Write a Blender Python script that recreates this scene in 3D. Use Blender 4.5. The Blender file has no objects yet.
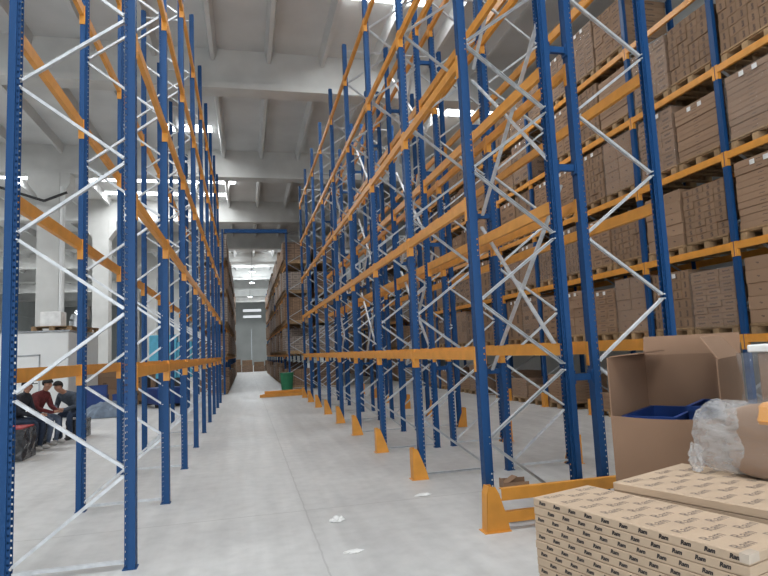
import bpy, bmesh, math, random
from mathutils import Vector, Matrix
random.seed(7)
PI = math.pi
scene = bpy.context.scene
COL = scene.collection

# ------------------------------------------------------------------ camera
F_PX, YAW, PITCH, ROLL, CAM_H = 583.3, .2358, .1052, .0456, 1.5
cd = bpy.data.cameras.new('camera'); cam = bpy.data.objects.new('camera', cd); COL.objects.link(cam)
cd.sensor_width = 36; cd.lens = F_PX/768*36; cd.clip_end = 300; cd.clip_start = .05
_f = Vector((math.sin(YAW)*math.cos(PITCH), math.cos(YAW)*math.cos(PITCH), math.sin(PITCH)))
_r = Vector((math.cos(YAW), -math.sin(YAW), 0)); _u = _r.cross(_f)
_c, _s = math.cos(ROLL), math.sin(ROLL)
_r2 = _r*_c - _u*_s; _u2 = _r*_s + _u*_c
cam.matrix_world = Matrix(((_r2.x, _u2.x, -_f.x, 0), (_r2.y, _u2.y, -_f.y, 0), (_r2.z, _u2.z, -_f.z, CAM_H), (0, 0, 0, 1)))
scene.camera = cam
# ------------------------------------------------------------------ world, light, exposure
w = bpy.data.worlds.new('sky'); scene.world = w; w.use_nodes = True
w.node_tree.nodes['Background'].inputs[0].default_value = (.80, .90, 1, 1)
w.node_tree.nodes['Background'].inputs[1].default_value = 1.3
scene.view_settings.view_transform = 'Standard'; scene.view_settings.look = 'None'
scene.view_settings.gamma = 1; scene.view_settings.use_curve_mapping = False
scene.view_settings.exposure = 0.0
SKYLIGHTS_AND_FILL = [  # x0, x1, y0, y1, watts: visible roof lights, plus unseen ones added for brightness
    (2.5, 4.7, 12.2, 13.3, 260), (-2.7, -1.1, 22.0, 22.6, 160), (-7, -.35, 29.0, 29.5, 300), (-7, -.8, 31.4, 31.9, 260),
    (6.2, 9.5, 18.7, 19.9, 240), (-16, -9, 20.6, 21.4, 320), (-16, -9, 28.6, 29.4, 420), (-14, -8.2, 12.6, 13.6, 800),  # last entry lies out of view, added to brighten the cabin area
    (-4, 3.4, 3.2, 4.6, 430), (-4, 3, -5.5, -4, 300),  # unseen, added above and behind the camera to light the foreground
    (-2, 3, 45, 45.8, 300), (-22, -9, 45, 46, 900), (-22, -9, 62, 63, 900), (-2, 4, 78, 80, 700)]  # added to brighten the left nave and the far end
ROOF_Z = 10.15
for i, (x0, x1, y0, y1, p) in enumerate(SKYLIGHTS_AND_FILL):
    ld = bpy.data.lights.new('skylight_or_fill_lamp', 'AREA'); ld.shape = 'RECTANGLE'; ld.size = x1-x0; ld.size_y = y1-y0
    ld.energy = p; ld.color = (.95, .98, 1)
    lo = bpy.data.objects.new('skylight_or_fill_lamp', ld); COL.objects.link(lo); lo.location = ((x0+x1)/2, (y0+y1)/2, ROOF_Z-.06)

def daylight(x, y, z, sx, sy, watts, rot):          # added area lamp, set at a guessed window band or loading door
    ld = bpy.data.lights.new('window_daylight', 'AREA'); ld.shape = 'RECTANGLE'; ld.size = sx; ld.size_y = sy; ld.energy = watts; ld.color = (.94, .97, 1)
    lo = bpy.data.objects.new('window_daylight', ld); COL.objects.link(lo); lo.location = (x, y, z); lo.rotation_euler = rot
daylight(-25.9, 30, 2.6, 70, .8, 1800, (0, -PI/2, 0))  # added along the left wall to lift the ceiling and left side
daylight(-.5, -12.9, 3.25, 14.5, 6.3, 900, (PI/2, 0, 0))  # added behind the camera to fill the foreground and ceiling
# ------------------------------------------------------------------ materials
def nodes(name):
    m = bpy.data.materials.new(name); m.use_nodes = True
    nt = m.node_tree; return m, nt, nt.nodes['Principled BSDF']
def N(nt, t, **k):
    n = nt.nodes.new(t)
    for a, b in k.items(): setattr(n, a, b)
    return n
def ramp(nt, src, p0, c0, p1, c1):
    r = N(nt, 'ShaderNodeValToRGB'); nt.links.new(src, r.inputs[0])
    r.color_ramp.elements[0].position = p0; r.color_ramp.elements[0].color = (*c0, 1)
    r.color_ramp.elements[1].position = p1; r.color_ramp.elements[1].color = (*c1, 1)
    return r.outputs[0]
def math_n(nt, op, a, b=None, c=None):
    n = N(nt, 'ShaderNodeMath', operation=op)
    for i, v in enumerate((a, b, c)):
        if v is None: continue
        if isinstance(v, (int, float)): n.inputs[i].default_value = v
        else: nt.links.new(v, n.inputs[i])
    return n.outputs[0]
def mixc(nt, fac, a, b, mode='MIX'):
    n = N(nt, 'ShaderNodeMix', data_type='RGBA', blend_type=mode)
    for i, v in ((0, fac), (6, a), (7, b)):
        if isinstance(v, (int, float)): n.inputs[i].default_value = v
        elif isinstance(v, tuple): n.inputs[i].default_value = (*v, 1)
        else: nt.links.new(v, n.inputs[i])
    return n.outputs[2]
def plain(name, col, rough=.6, metal=0, var=.12, scale=6, bump=0, rnd=0):
    m, nt, b = nodes(name)
    tc = N(nt, 'ShaderNodeTexCoord'); nz = N(nt, 'ShaderNodeTexNoise'); nz.inputs['Scale'].default_value = scale
    nz.inputs['Detail'].default_value = 5
    nt.links.new(tc.outputs['Object'], nz.inputs['Vector'])
    lo = tuple(c*(1-var) for c in col); hi = tuple(min(1, c*(1+var)) for c in col)
    out = ramp(nt, nz.outputs[0], .3, lo, .7, hi)
    if rnd:
        oi = N(nt, 'ShaderNodeObjectInfo')
        v = math_n(nt, 'MULTIPLY_ADD', oi.outputs['Random'], 2*rnd, 1-rnd)
        hsv = N(nt, 'ShaderNodeHueSaturation'); nt.links.new(out, hsv.inputs['Color']); nt.links.new(v, hsv.inputs['Value'])
        out = hsv.outputs[0]
    nt.links.new(out, b.inputs['Base Color'])
    b.inputs['Roughness'].default_value = rough; b.inputs['Metallic'].default_value = metal
    if bump:
        bp = N(nt, 'ShaderNodeBump'); bp.inputs['Strength'].default_value = bump; bp.inputs['Distance'].default_value = .02
        nt.links.new(nz.outputs[0], bp.inputs['Height']); nt.links.new(bp.outputs[0], b.inputs['Normal'])
    return m
BLUE = (.009, .064, .195)
M = {}
M['blue'] = plain('blue_paint', BLUE, .5, 0, .15, 9); M['blue'].node_tree.nodes['Principled BSDF'].inputs['Specular IOR Level'].default_value = .3
M['orange'] = plain('orange_paint', (.73, .315, .045), .45, 0, .10, 7)
M['zinc'] = plain('zinc_steel', (.60, .62, .64), .42, .35, .15, 12)
M['wood'] = plain('pallet_wood', (.36, .235, .125), .85, 0, .25, 14, 0, .2)
M['plain_card'] = plain('brown_cardboard', (.30, .185, .115), .85, 0, .06, 3, 0, .07)
M['box_card'] = plain('corrugated_cardboard', (.325, .198, .126), .85, 0, .05, 2.5)
M['label'] = plain('white_paper_label', (.78, .78, .76), .6)
M['white'] = plain('white_panel', (.74, .75, .74), .5, 0, .03, 2)
M['concrete'] = plain('precast_concrete', (.58, .58, .56), .9, 0, .10, 1.1)
M['slab'] = plain('roof_concrete', (.62, .625, .62), .9, 0, .12, .5)
M['wall'] = plain('wall_concrete', (.46, .48, .47), .9, 0, .10, .4)
M['dark'] = plain('black_plastic', (.018, .018, .02), .5)
M['darkfilm'] = plain('dark_stretch_film', (.05, .052, .058), .22, 0, .5, 14, .5)
M['green'] = plain('green_plastic', (.015, .17, .075), .5)
M['cyan'] = plain('light_blue_paint', (.10, .42, .60), .5)
M['crateblue'] = plain('blue_plastic', (.012, .05, .22), .5)
M['greyblue'] = plain('grey_tarpaulin', (.17, .22, .29), .5, 0, .3, 4, .4)
M['board'] = plain('carton_beige', (.54, .405, .285), .8, 0, .05, 5, 0, .04)
M['tape'] = plain('clear_tape', (.62, .52, .42), .25)
M['ink'] = plain('grey_print', (.27, .21, .165), .8)
M['ink2'] = plain('black_print', (.05, .04, .038), .8)
M['silver'] = plain('silver_sheet', (.55, .57, .6), .3, .8, .2, 5)
M['foam'] = plain('white_foam', (.8, .8, .78), .8)
M['red'] = plain('red_plastic', (.35, .03, .03), .5)
M['skin'] = plain('skin', (.42, .22, .145), .6)
M['hair'] = plain('dark_hair', (.012, .010, .009), .7)
M['jacket_dark'] = plain('dark_jacket', (.016, .019, .028), .85, 0, .3, 20)
M['jacket_red'] = plain('maroon_jacket', (.13, .022, .024), .85, 0, .3, 20)
M['vest'] = plain('grey_blue_jacket', (.06, .075, .10), .85, 0, .4, 12)
M['jeans'] = plain('grey_jeans', (.10, .13, .19), .9, 0, .25, 20)
M['jeans_dark'] = plain('dark_jeans', (.022, .035, .065), .9, 0, .25, 20)
M['shoe'] = plain('pale_shoe', (.40, .38, .36), .7)
M['shoe_dark'] = plain('dark_shoe', (.03, .03, .032), .7)

def perforated():
    m, nt, b = nodes('perforated_blue_paint')
    b.inputs['Base Color'].default_value = (*BLUE, 1); b.inputs['Roughness'].default_value = .5; b.inputs['Specular IOR Level'].default_value = .3
    tc = N(nt, 'ShaderNodeTexCoord'); sp = N(nt, 'ShaderNodeSeparateXYZ'); nt.links.new(tc.outputs['Object'], sp.inputs[0])
    g = N(nt, 'ShaderNodeNewGeometry')
    # two rows of slots in the web, one sparse row of bolt holes in the flanges
    zf = math_n(nt, 'ABSOLUTE', math_n(nt, 'SUBTRACT', math_n(nt, 'FRACT', math_n(nt, 'DIVIDE', sp.outputs[2], .05)), .5))
    ya = math_n(nt, 'ABSOLUTE', math_n(nt, 'SUBTRACT', math_n(nt, 'ABSOLUTE', sp.outputs[1]), .024))
    web = math_n(nt, 'GREATER_THAN', sp.outputs[0], -.004)
    m1 = math_n(nt, 'MULTIPLY', math_n(nt, 'LESS_THAN', zf, .22), math_n(nt, 'LESS_THAN', ya, .008))
    m1 = math_n(nt, 'MULTIPLY', m1, web)
    xa = math_n(nt, 'ABSOLUTE', math_n(nt, 'ADD', sp.outputs[0], .065))
    m2 = math_n(nt, 'MULTIPLY', math_n(nt, 'LESS_THAN', zf, .15), math_n(nt, 'LESS_THAN', xa, .008))
    fl = math_n(nt, 'GREATER_THAN', math_n(nt, 'ABSOLUTE', sp.outputs[1]), .0225)
    m2 = math_n(nt, 'MULTIPLY', m2, fl)
    hole = math_n(nt, 'MAXIMUM', m1, m2)
    tr = N(nt, 'ShaderNodeBsdfTransparent'); mx = N(nt, 'ShaderNodeMixShader')
    nt.links.new(hole, mx.inputs[0]); nt.links.new(b.outputs[0], mx.inputs[1]); nt.links.new(tr.outputs[0], mx.inputs[2])
    nt.links.new(mx.outputs[0], nt.nodes['Material Output'].inputs[0])
    return m
M['perf'] = perforated()

def carton_mat(name, col, marks, rnd=.09):
    """brown carton with dark print in the middle of each upright face"""
    m, nt, b = nodes(name)
    tc = N(nt, 'ShaderNodeTexCoord'); sp = N(nt, 'ShaderNodeSeparateXYZ'); nt.links.new(tc.outputs['Generated'], sp.inputs[0])
    nz = N(nt, 'ShaderNodeTexNoise'); nz.inputs['Scale'].default_value = 60; nt.links.new(tc.outputs['Object'], nz.inputs['Vector'])
    oi = N(nt, 'ShaderNodeObjectInfo')
    v = math_n(nt, 'MULTIPLY_ADD', oi.outputs['Random'], 2*rnd, 1-rnd)
    base = mixc(nt, 1.0, col, v, 'MULTIPLY')
    y0, y1, z0, z1 = marks
    def band(s, a, c): return math_n(nt, 'MULTIPLY', math_n(nt, 'GREATER_THAN', s, a), math_n(nt, 'LESS_THAN', s, c))
    k = math_n(nt, 'MULTIPLY', band(sp.outputs[1], y0, y1), band(sp.outputs[2], z0, z1))
    k2 = math_n(nt, 'MULTIPLY', band(sp.outputs[0], y0, y1), band(sp.outputs[2], z0, z1))
    up = math_n(nt, 'MAXIMUM', k, k2)
    geo = N(nt, 'ShaderNodeNewGeometry'); sn = N(nt, 'ShaderNodeSeparateXYZ'); nt.links.new(geo.outputs['Normal'], sn.inputs[0])
    side = math_n(nt, 'LESS_THAN', math_n(nt, 'ABSOLUTE', sn.outputs[2]), .5)
    up = math_n(nt, 'MULTIPLY', math_n(nt, 'MULTIPLY', up, side), math_n(nt, 'GREATER_THAN', nz.outputs[0], .43))
    up = math_n(nt, 'MULTIPLY', up, .85)
    nt.links.new(mixc(nt, up, base, (.07, .045, .035)), b.inputs['Base Color'])
    b.inputs['Roughness'].default_value = .8
    return m
CARD = (.30, .186, .112)
M['carton_a'] = carton_mat('printed_carton', CARD, (.25, .75, .35, .62))
M['carton_b'] = carton_mat('printed_carton_dark', (.25, .155, .092), (.38, .62, .15, .8))
M['carton_c'] = carton_mat('plain_carton', (.315, .198, .122), (.44, .56, .42, .56))
def stack_mat(name, sx, sz, col):
    m, nt, b = nodes(name)
    tc = N(nt, 'ShaderNodeTexCoord'); sp = N(nt, 'ShaderNodeSeparateXYZ'); nt.links.new(tc.outputs['Object'], sp.inputs[0])
    cell = N(nt, 'ShaderNodeCombineXYZ')
    h = math_n(nt, 'ADD', sp.outputs[0], sp.outputs[1])
    a = math_n(nt, 'DIVIDE', h, sx); c = math_n(nt, 'DIVIDE', sp.outputs[2], sz)
    nt.links.new(math_n(nt, 'FLOOR', a), cell.inputs[0]); nt.links.new(math_n(nt, 'FLOOR', c), cell.inputs[1])
    wn = N(nt, 'ShaderNodeTexWhiteNoise'); nt.links.new(cell.outputs[0], wn.inputs[0])
    fa = math_n(nt, 'FRACT', a); fc = math_n(nt, 'FRACT', c)
    line = math_n(nt, 'MAXIMUM', math_n(nt, 'LESS_THAN', fa, .05), math_n(nt, 'LESS_THAN', fc, .09))
    mk = math_n(nt, 'MULTIPLY', math_n(nt, 'LESS_THAN', math_n(nt, 'ABSOLUTE', math_n(nt, 'SUBTRACT', fa, .5)), .25),
                math_n(nt, 'LESS_THAN', math_n(nt, 'ABSOLUTE', math_n(nt, 'SUBTRACT', fc, .55)), .15))
    oi = N(nt, 'ShaderNodeObjectInfo')
    v = math_n(nt, 'ADD', math_n(nt, 'MULTIPLY_ADD', wn.outputs[0], .22, .78), math_n(nt, 'MULTIPLY', oi.outputs['Random'], .18))
    base = mixc(nt, 1.0, col, v, 'MULTIPLY')
    base = mixc(nt, math_n(nt, 'MULTIPLY', line, .75), base, (.05, .035, .025))
    base = mixc(nt, math_n(nt, 'MULTIPLY', mk, .45), base, (.07, .045, .035))
    nt.links.new(base, b.inputs['Base Color']); b.inputs['Roughness'].default_value = .8
    return m
M['stack_a'] = stack_mat('carton_stack_print', .30, .12, CARD)
M['stack_b'] = stack_mat('carton_stack_large', .45, .22, (.29, .19, .128))

M['stack_c'] = stack_mat('film_covered_stack', .28, .2, (.40, .33, .28))
def film(name, op, tint=(.9, .92, .95), bump=.5, scale=9, sz=2.5):
    m, nt, b = nodes(name)
    tc = N(nt, 'ShaderNodeTexCoord'); mp = N(nt, 'ShaderNodeMapping'); mp.inputs['Scale'].default_value = (1, 1, sz)
    nt.links.new(tc.outputs['Object'], mp.inputs[0])
    nz = N(nt, 'ShaderNodeTexNoise'); nz.inputs['Scale'].default_value = scale; nz.inputs['Detail'].default_value = 6
    nt.links.new(mp.outputs[0], nz.inputs['Vector'])
    bp = N(nt, 'ShaderNodeBump'); bp.inputs['Strength'].default_value = bump; bp.inputs['Distance'].default_value = .03
    nt.links.new(nz.outputs[0], bp.inputs['Height'])
    b.inputs['Base Color'].default_value = (*tint, 1); b.inputs['Roughness'].default_value = .16
    nt.links.new(bp.outputs[0], b.inputs['Normal'])
    tr = N(nt, 'ShaderNodeBsdfTransparent'); mx = N(nt, 'ShaderNodeMixShader')
    f = math_n(nt, 'MULTIPLY_ADD', nz.outputs[0], op*1.2, op*.4)
    nt.links.new(f, mx.inputs[0]); nt.links.new(tr.outputs[0], mx.inputs[1]); nt.links.new(b.outputs[0], mx.inputs[2])
    nt.links.new(mx.outputs[0], nt.nodes['Material Output'].inputs[0])
    return m
M['film'] = film('stretch_film', .15, (.55, .55, .55), bump=.9, scale=5, sz=7)
M['wrap'] = film('pallet_wrap', .10, (.45, .45, .45), .8, 5, 4)
M['film_thick'] = film('crumpled_film', .32, (.78, .78, .78), 1.0, 10)
def emis(name, col, s):
    m, nt, b = nodes(name); b.inputs['Base Color'].default_value = (.8, .8, .8, 1)
    b.inputs['Emission Color'].default_value = (*col, 1); b.inputs['Emission Strength'].default_value = s
    return m
M['skyglow'] = emis('daylight_panel', (.93, .97, 1), 6)
M['lampglow'] = emis('lamp_glow', (.85, .93, 1), 14)
M['stripglow'] = emis('lit_window', (.9, .95, 1), .7)

def floor_mat():
    m, nt, b = nodes('concrete_floor')
    tc = N(nt, 'ShaderNodeTexCoord'); sp = N(nt, 'ShaderNodeSeparateXYZ'); nt.links.new(tc.outputs['Object'], sp.inputs[0])
    n1 = N(nt, 'ShaderNodeTexNoise'); n1.inputs['Scale'].default_value = .8; n1.inputs['Detail'].default_value = 8; n1.inputs['Roughness'].default_value = .62
    nt.links.new(tc.outputs['Object'], n1.inputs['Vector'])
    mp = N(nt, 'ShaderNodeMapping'); mp.inputs['Scale'].default_value = (3.2, .16, 1); nt.links.new(tc.outputs['Object'], mp.inputs[0])
    n2 = N(nt, 'ShaderNodeTexNoise'); n2.inputs['Scale'].default_value = 1.6; n2.inputs['Detail'].default_value = 5; nt.links.new(mp.outputs[0], n2.inputs['Vector'])
    n3 = N(nt, 'ShaderNodeTexNoise'); n3.inputs['Scale'].default_value = 7; n3.inputs['Detail'].default_value = 8; nt.links.new(tc.outputs['Object'], n3.inputs['Vector'])
    c = ramp(nt, n1.outputs[0], .3, (.51, .505, .495), .72, (.65, .645, .63))
    c = mixc(nt, .55, c, ramp(nt, n2.outputs[0], .35, (.80, .80, .80), .62, (1, 1, 1)), 'MULTIPLY')
    c = mixc(nt, .75, c, ramp(nt, n3.outputs[0], .3, (.86, .86, .86), .6, (1, 1, 1)), 'MULTIPLY')
    wob = math_n(nt, 'MULTIPLY_ADD', n3.outputs[0], .03, -.015)
    def joint(s, off, per, wd):
        q = math_n(nt, 'DIVIDE', math_n(nt, 'ADD', math_n(nt, 'ADD', s, wob), -off), per)
        d = math_n(nt, 'ABSOLUTE', math_n(nt, 'SUBTRACT', math_n(nt, 'FRACT', math_n(nt, 'ADD', q, .5)), .5))
        return math_n(nt, 'LESS_THAN', d, wd/per)
    j = math_n(nt, 'MAXIMUM', joint(sp.outputs[0], .525, 6, .007), joint(sp.outputs[1], 5.83, 6, .009))
    c = mixc(nt, math_n(nt, 'MULTIPLY', j, .33), c, (.22, .21, .2))
    nt.links.new(c, b.inputs['Base Color'])
    nt.links.new(ramp(nt, n1.outputs[0], .3, (.42, .42, .42), .7, (.6, .6, .6)), b.inputs['Roughness'])
    return m
M['floor'] = floor_mat()

# ------------------------------------------------------------------ mesh helpers
class MB:
    def __init__(s): s.v = []; s.f = []; s.m = []
    def _add(s, vs, fs, mi=0):
        o = len(s.v); s.v += [tuple(v) for v in vs]; s.f += [tuple(o+i for i in f) for f in fs]; s.m += [mi]*len(fs); return s
    def box(s, x0, x1, y0, y1, z0, z1, mi=0):
        vs = [(x, y, z) for z in (z0, z1) for y in (y0, y1) for x in (x0, x1)]
        return s._add(vs, [(0, 2, 3, 1), (4, 5, 7, 6), (0, 1, 5, 4), (2, 6, 7, 3), (0, 4, 6, 2), (1, 3, 7, 5)], mi)
    def bar(s, p, q, a, b, up=(0, 0, 1), mi=0):
        p, q = Vector(p), Vector(q); d = (q-p).normalized(); up = Vector(up)
        if abs(d.dot(up)) > .98: up = Vector((0, 1, 0))
        r = d.cross(up).normalized(); u = r.cross(d)
        vs = [c + r*i*a/2 + u*j*b/2 for c in (p, q) for i, j in ((-1, -1), (1, -1), (1, 1), (-1, 1))]
        return s._add(vs, [(3, 2, 1, 0), (4, 5, 6, 7), (0, 1, 5, 4), (1, 2, 6, 5), (2, 3, 7, 6), (3, 0, 4, 7)], mi)
    def channel(s, p, q, a, b, t=.004, up=(0, 0, 1)):
        """open C section from p to q"""
        p, q = Vector(p), Vector(q); d = (q-p).normalized(); up = Vector(up)
        r = d.cross(up).normalized(); u = r.cross(d)
        pr = [(-a/2, b/2), (-a/2, -b/2), (a/2, -b/2), (a/2, b/2), (a/2-t, b/2), (a/2-t, -b/2+t), (-a/2+t, -b/2+t), (-a/2+t, b/2)]
        n = len(pr); vs = [c + r*i + u*j for c in (p, q) for i, j in pr]
        fs = [(i, (i+1) % n, n+(i+1) % n, n+i) for i in range(n)]
        fs += [(0, 7, 6, 1), (1, 6, 5, 2), (2, 5, 4, 3), (n, n+1, n+6, n+7), (n+1, n+2, n+5, n+6), (n+2, n+3, n+4, n+5)]
        return s._add(vs, fs)
    def tube(s, p, q, r0, r1=None, n=12, mi=0):
        r1 = r0 if r1 is None else r1
        p, q = Vector(p), Vector(q); d = (q-p).normalized()
        a = d.orthogonal().normalized(); b = d.cross(a)
        vs = [c + (a*math.cos(2*PI*i/n) + b*math.sin(2*PI*i/n))*r for c, r in ((p, r0), (q, r1)) for i in range(n)]
        fs = [(i, (i+1) % n, n+(i+1) % n, n+i) for i in range(n)] + [tuple(range(n-1, -1, -1)), tuple(range(n, 2*n))]
        return s._add(vs, fs, mi)
    def prism(s, poly, z0, z1, axes='xyz', mi=0):
        ix = {'x': 0, 'y': 1, 'z': 2}; vs = []
        for z in (z0, z1):
            for a, b in poly:
                v = [0, 0, 0]; v[ix[axes[0]]] = a; v[ix[axes[1]]] = b; v[ix[axes[2]]] = z; vs.append(v)
        n = len(poly)
        return s._add(vs, [(i, (i+1) % n, n+(i+1) % n, n+i) for i in range(n)] + [tuple(range(n-1, -1, -1)), tuple(range(n, 2*n))], mi)
    def mesh(s, name, mats, bevel=0, smooth=False):
        me = bpy.data.meshes.new(name); me.from_pydata(s.v, [], s.f)
        for m in (mats if isinstance(mats, (list, tuple)) else [mats]): me.materials.append(m)
        me.polygons.foreach_set('material_index', s.m)
        bm = bmesh.new(); bm.from_mesh(me)
        bmesh.ops.recalc_face_normals(bm, faces=bm.faces)
        if bevel: bmesh.ops.bevel(bm, geom=bm.edges, offset=bevel, segments=1, affect='EDGES')
        bm.to_mesh(me); bm.free()
        if smooth: me.polygons.foreach_set('use_smooth', [True]*len(me.polygons))
        me.update(); return me
def ob(name, me, parent=None, loc=(0, 0, 0), rot=(0, 0, 0)):
    o = bpy.data.objects.new(name, me); COL.objects.link(o)
    if parent: o.parent = parent
    o.location = loc; o.rotation_euler = rot; return o
def tag(o, label, cat, group=None, kind=None):
    o['label'] = label; o['category'] = cat
    if group: o['group'] = group
    if kind: o['kind'] = kind
    return o
def empty(name, parent=None, loc=(0, 0, 0), rz=0):
    return ob(name, None, parent, loc, (0, 0, rz))
def struct(name, mb, mat):
    o = ob(name, mb.mesh(name, mat)); o['kind'] = 'structure'; return o
def dup(o, parent=None, loc=None, rz=None):
    c = o.copy(); COL.objects.link(c); c.parent = parent
    if loc is not None: c.location = loc
    if rz is not None: c.rotation_euler = (0, 0, rz)
    for ch in list(o.children): dup(ch, c)
    return c
def text_mesh(body, size, mat, copies, name='printed_lettering', shear=0, bold=0):
    """letters laid at the given 4x4 matrices, as one flat printed mesh"""
    cu = bpy.data.curves.new('lettering', 'FONT'); cu.body = body; cu.size = size; cu.align_x = 'CENTER'; cu.align_y = 'CENTER'
    cu.shear = shear; cu.offset = bold; cu.resolution_u = 3
    o = bpy.data.objects.new('lettering', cu); COL.objects.link(o)
    dg = bpy.context.evaluated_depsgraph_get(); dg.update()
    me = bpy.data.meshes.new_from_object(o.evaluated_get(dg)); bpy.data.objects.remove(o)
    vs = [v.co.copy() for v in me.vertices]; fs = [tuple(p.vertices) for p in me.polygons]
    mb = MB()
    for mt in copies: mb._add([mt @ v for v in vs], fs)
    out = bpy.data.meshes.new(name); out.from_pydata(mb.v, [], mb.f); out.materials.append(mat); out.update()
    return out

# ------------------------------------------------------------------ the hall
XL_W, XR_W, Y0, Y1 = -26, 9.6, -13, 92
struct('floor', MB().box(XL_W, XR_W, Y0, Y1, -.2, 0), M['floor'])
struct('ceiling', MB().box(XL_W, XR_W, Y0, Y1, ROOF_Z, ROOF_Z+.25), M['slab'])
struct('wall_right', MB().box(XR_W, XR_W+.2, Y0, Y1, 0, ROOF_Z), M['wall'])
wb = MB()
for z0, z1 in ((0, 2.2), (3.0, 4.4), (4.43, 5.9), (5.93, 7.4), (7.43, ROOF_Z)): wb.box(XL_W-.2, XL_W, Y0, Y1, z0, z1)
struct('wall_left', wb, M['wall'])
o = struct('window_1', MB().box(XL_W-.2, XL_W-.15, Y0, Y1, 2.2, 3.0), M['stripglow'])  # guessed window band, its glow added as a light source
fw = MB()
for a, b_ in ((-26, -.9), (2.6, 9.6)): fw.box(a, b_, Y1, Y1+.2, 0, ROOF_Z)
fw.box(-.9, 2.6, Y1, Y1+.2, 5.6, ROOF_Z)
struct('wall_back', fw, M['wall'])
struct('door_1', MB().box(-.9, .85, Y1+.05, Y1+.15, 0, 5.6).box(.87, 2.6, Y1+.05, Y1+.15, 0, 5.6), M['wall'])
fr = MB().box(-26, -8, Y0-.2, Y0, 0, ROOF_Z).box(7, 9.6, Y0-.2, Y0, 0, ROOF_Z).box(-8, 7, Y0-.2, Y0, 6.5, ROOF_Z)  # unseen end wall, its wide opening invented to let fill light in
struct('wall_front', fr, M['wall'])
for i, zz in enumerate((8.25, 7.3)):
    struct('window_%d' % (i+2), MB().box(-.3, 2.4, Y1-.04, Y1, zz, zz+.35), M['stripglow'])
beam_mesh = MB().prism([(-.16, 9.1), (.16, 9.1), (.16, 10.2), (-.16, 10.2)], XL_W, XR_W, 'yzx')
beam_mesh.box(XL_W, XR_W, -.30, .30, 8.95, 9.12)
BY = [-.4+8.4*k for k in range(0, 11)]
bm_ = beam_mesh.mesh('roof_beam', M['concrete'])
for k, y in enumerate(BY[1:]):
    o = ob('trim_%d' % (k+1), bm_, None, (0, y, 0)); o['kind'] = 'structure'
# ribs under the roof slabs, one set per bay
n = len(BY)
for k in range(n-1):
    rb = MB()
    for j in range(-15, 6):
        x = .8 + 1.55*j
        rb.prism([(x-.05, ROOF_Z-.34), (x+.05, ROOF_Z-.34), (x+.12, ROOF_Z+.01), (x-.12, ROOF_Z+.01)], BY[k]+.3, BY[k+1]-.16, 'xzy')
    o = ob('ceiling_ribs', rb.mesh('ribs', M['slab'])); o.name = 'trim_%d' % (20+k); o['kind'] = 'structure'
# columns with a corbel head, along the left of the aisle
for k in range(2, 8):
    cb = MB().box(-.39, .39, -.39, .39, 0, 8.95)
    cb.prism([(-.39, 8.0), (.39, 8.0), (.75, 8.5), (.75, 8.95), (-.75, 8.95), (-.75, 8.5)], -.36, .36, 'xzy')
    o = struct('trim_%d' % (40+k), cb, M['concrete']); o.location = (-7.32, BY[k+1], 0)
    if k > 2: continue
    p = MB().tube((.47, -.30, 0), (.47, -.30, 8.4), .10, n=10).box(.36, .48, -.33, -.27, 7.2, 7.26).box(.36, .48, -.33, -.27, 3, 3.06)
    pipe = ob('downpipe', p.mesh('downpipe', M['white']), None, (-7.32, BY[k+1], 0))
    tag(pipe, 'white downpipe on the nearest concrete column, above the cabin', 'pipe')
# roof light panels, visible ones and those added to brighten the hall
sk = 1
for x0, x1, y0, y1, p in SKYLIGHTS_AND_FILL:
    struct('window_%d' % (10+sk), MB().box(x0, x1, y0, y1, ROOF_Z-.035, ROOF_Z), M['skyglow']); sk += 1
# electrical conduit on the first left column
mb = MB().tube((-6.6, 24.2, 8.1), (-7.4, 24.2, 7.75), .05).tube((-7.4, 24.2, 7.75), (-10, 24.2, 8.6), .05)
tag(ob('cable_conduit', mb.mesh('cable_conduit', M['dark'])), 'black cable conduit running along the roof beam above the first column', 'conduit')

# ------------------------------------------------------------------ pallet racks
PITCH_Y = 1.9388; W = .82
LEVELS = [1.43, 2.75, 4.07, 5.38, 6.69]
def post_mesh(h, mat):
    t = .006
    pr = [(0, -.045), (0, .045), (-.052, .045), (-.052, .030), (-.078, .030), (-.078, .030-t), (-.052+t, .030-t), (-.052+t, .045-t),
          (-t, .045-t), (-t, -.045+t), (-.052+t, -.045+t), (-.052+t, -.030+t), (-.078, -.030+t), (-.078, -.030), (-.052, -.030), (-.052, -.045)]
    mb = MB(); nn = len(pr)
    vs = [(x, y, z) for z in (0, h) for x, y in pr]
    fs = [(i, (i+1) % nn, nn+(i+1) % nn, nn+i) for i in range(nn)]
    mb._add(vs, fs); mb.box(-.09, .01, -.05, .05, 0, .006)
    me = bpy.data.meshes.new('post'); me.from_pydata(mb.v, [], mb.f); me.materials.append(mat)
    b = bmesh.new(); b.from_mesh(me); bmesh.ops.recalc_face_normals(b, faces=b.faces); b.to_mesh(me); b.free()
    return me
_cache = {}
def get(key, fn):
    if key not in _cache: _cache[key] = fn()
    return _cache[key]
def brace_list(h, W):
    """diagonals of one frame, as (x0,z0,x1,z1): x=0 at the aisle post, -W at the rear post"""
    out = []; z = .07; side = 1
    xa, xb = -.045, -W+.045
    nodes_ = []
    zf, zb = .69, 1.28
    out.append((xb, .10, xa, .66))
    k = 0
    while True:
        a = .72+1.18*k; b = 1.25+1.18*k
        if b > h-.15: break
        out.append((xa, a, xb, b))
        a2 = 1.31+1.18*k; b2 = 1.86+1.18*k
        if b2 > h-.15: break
        out.append((xb, a2, xa, b2)); k += 1
    return out
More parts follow.
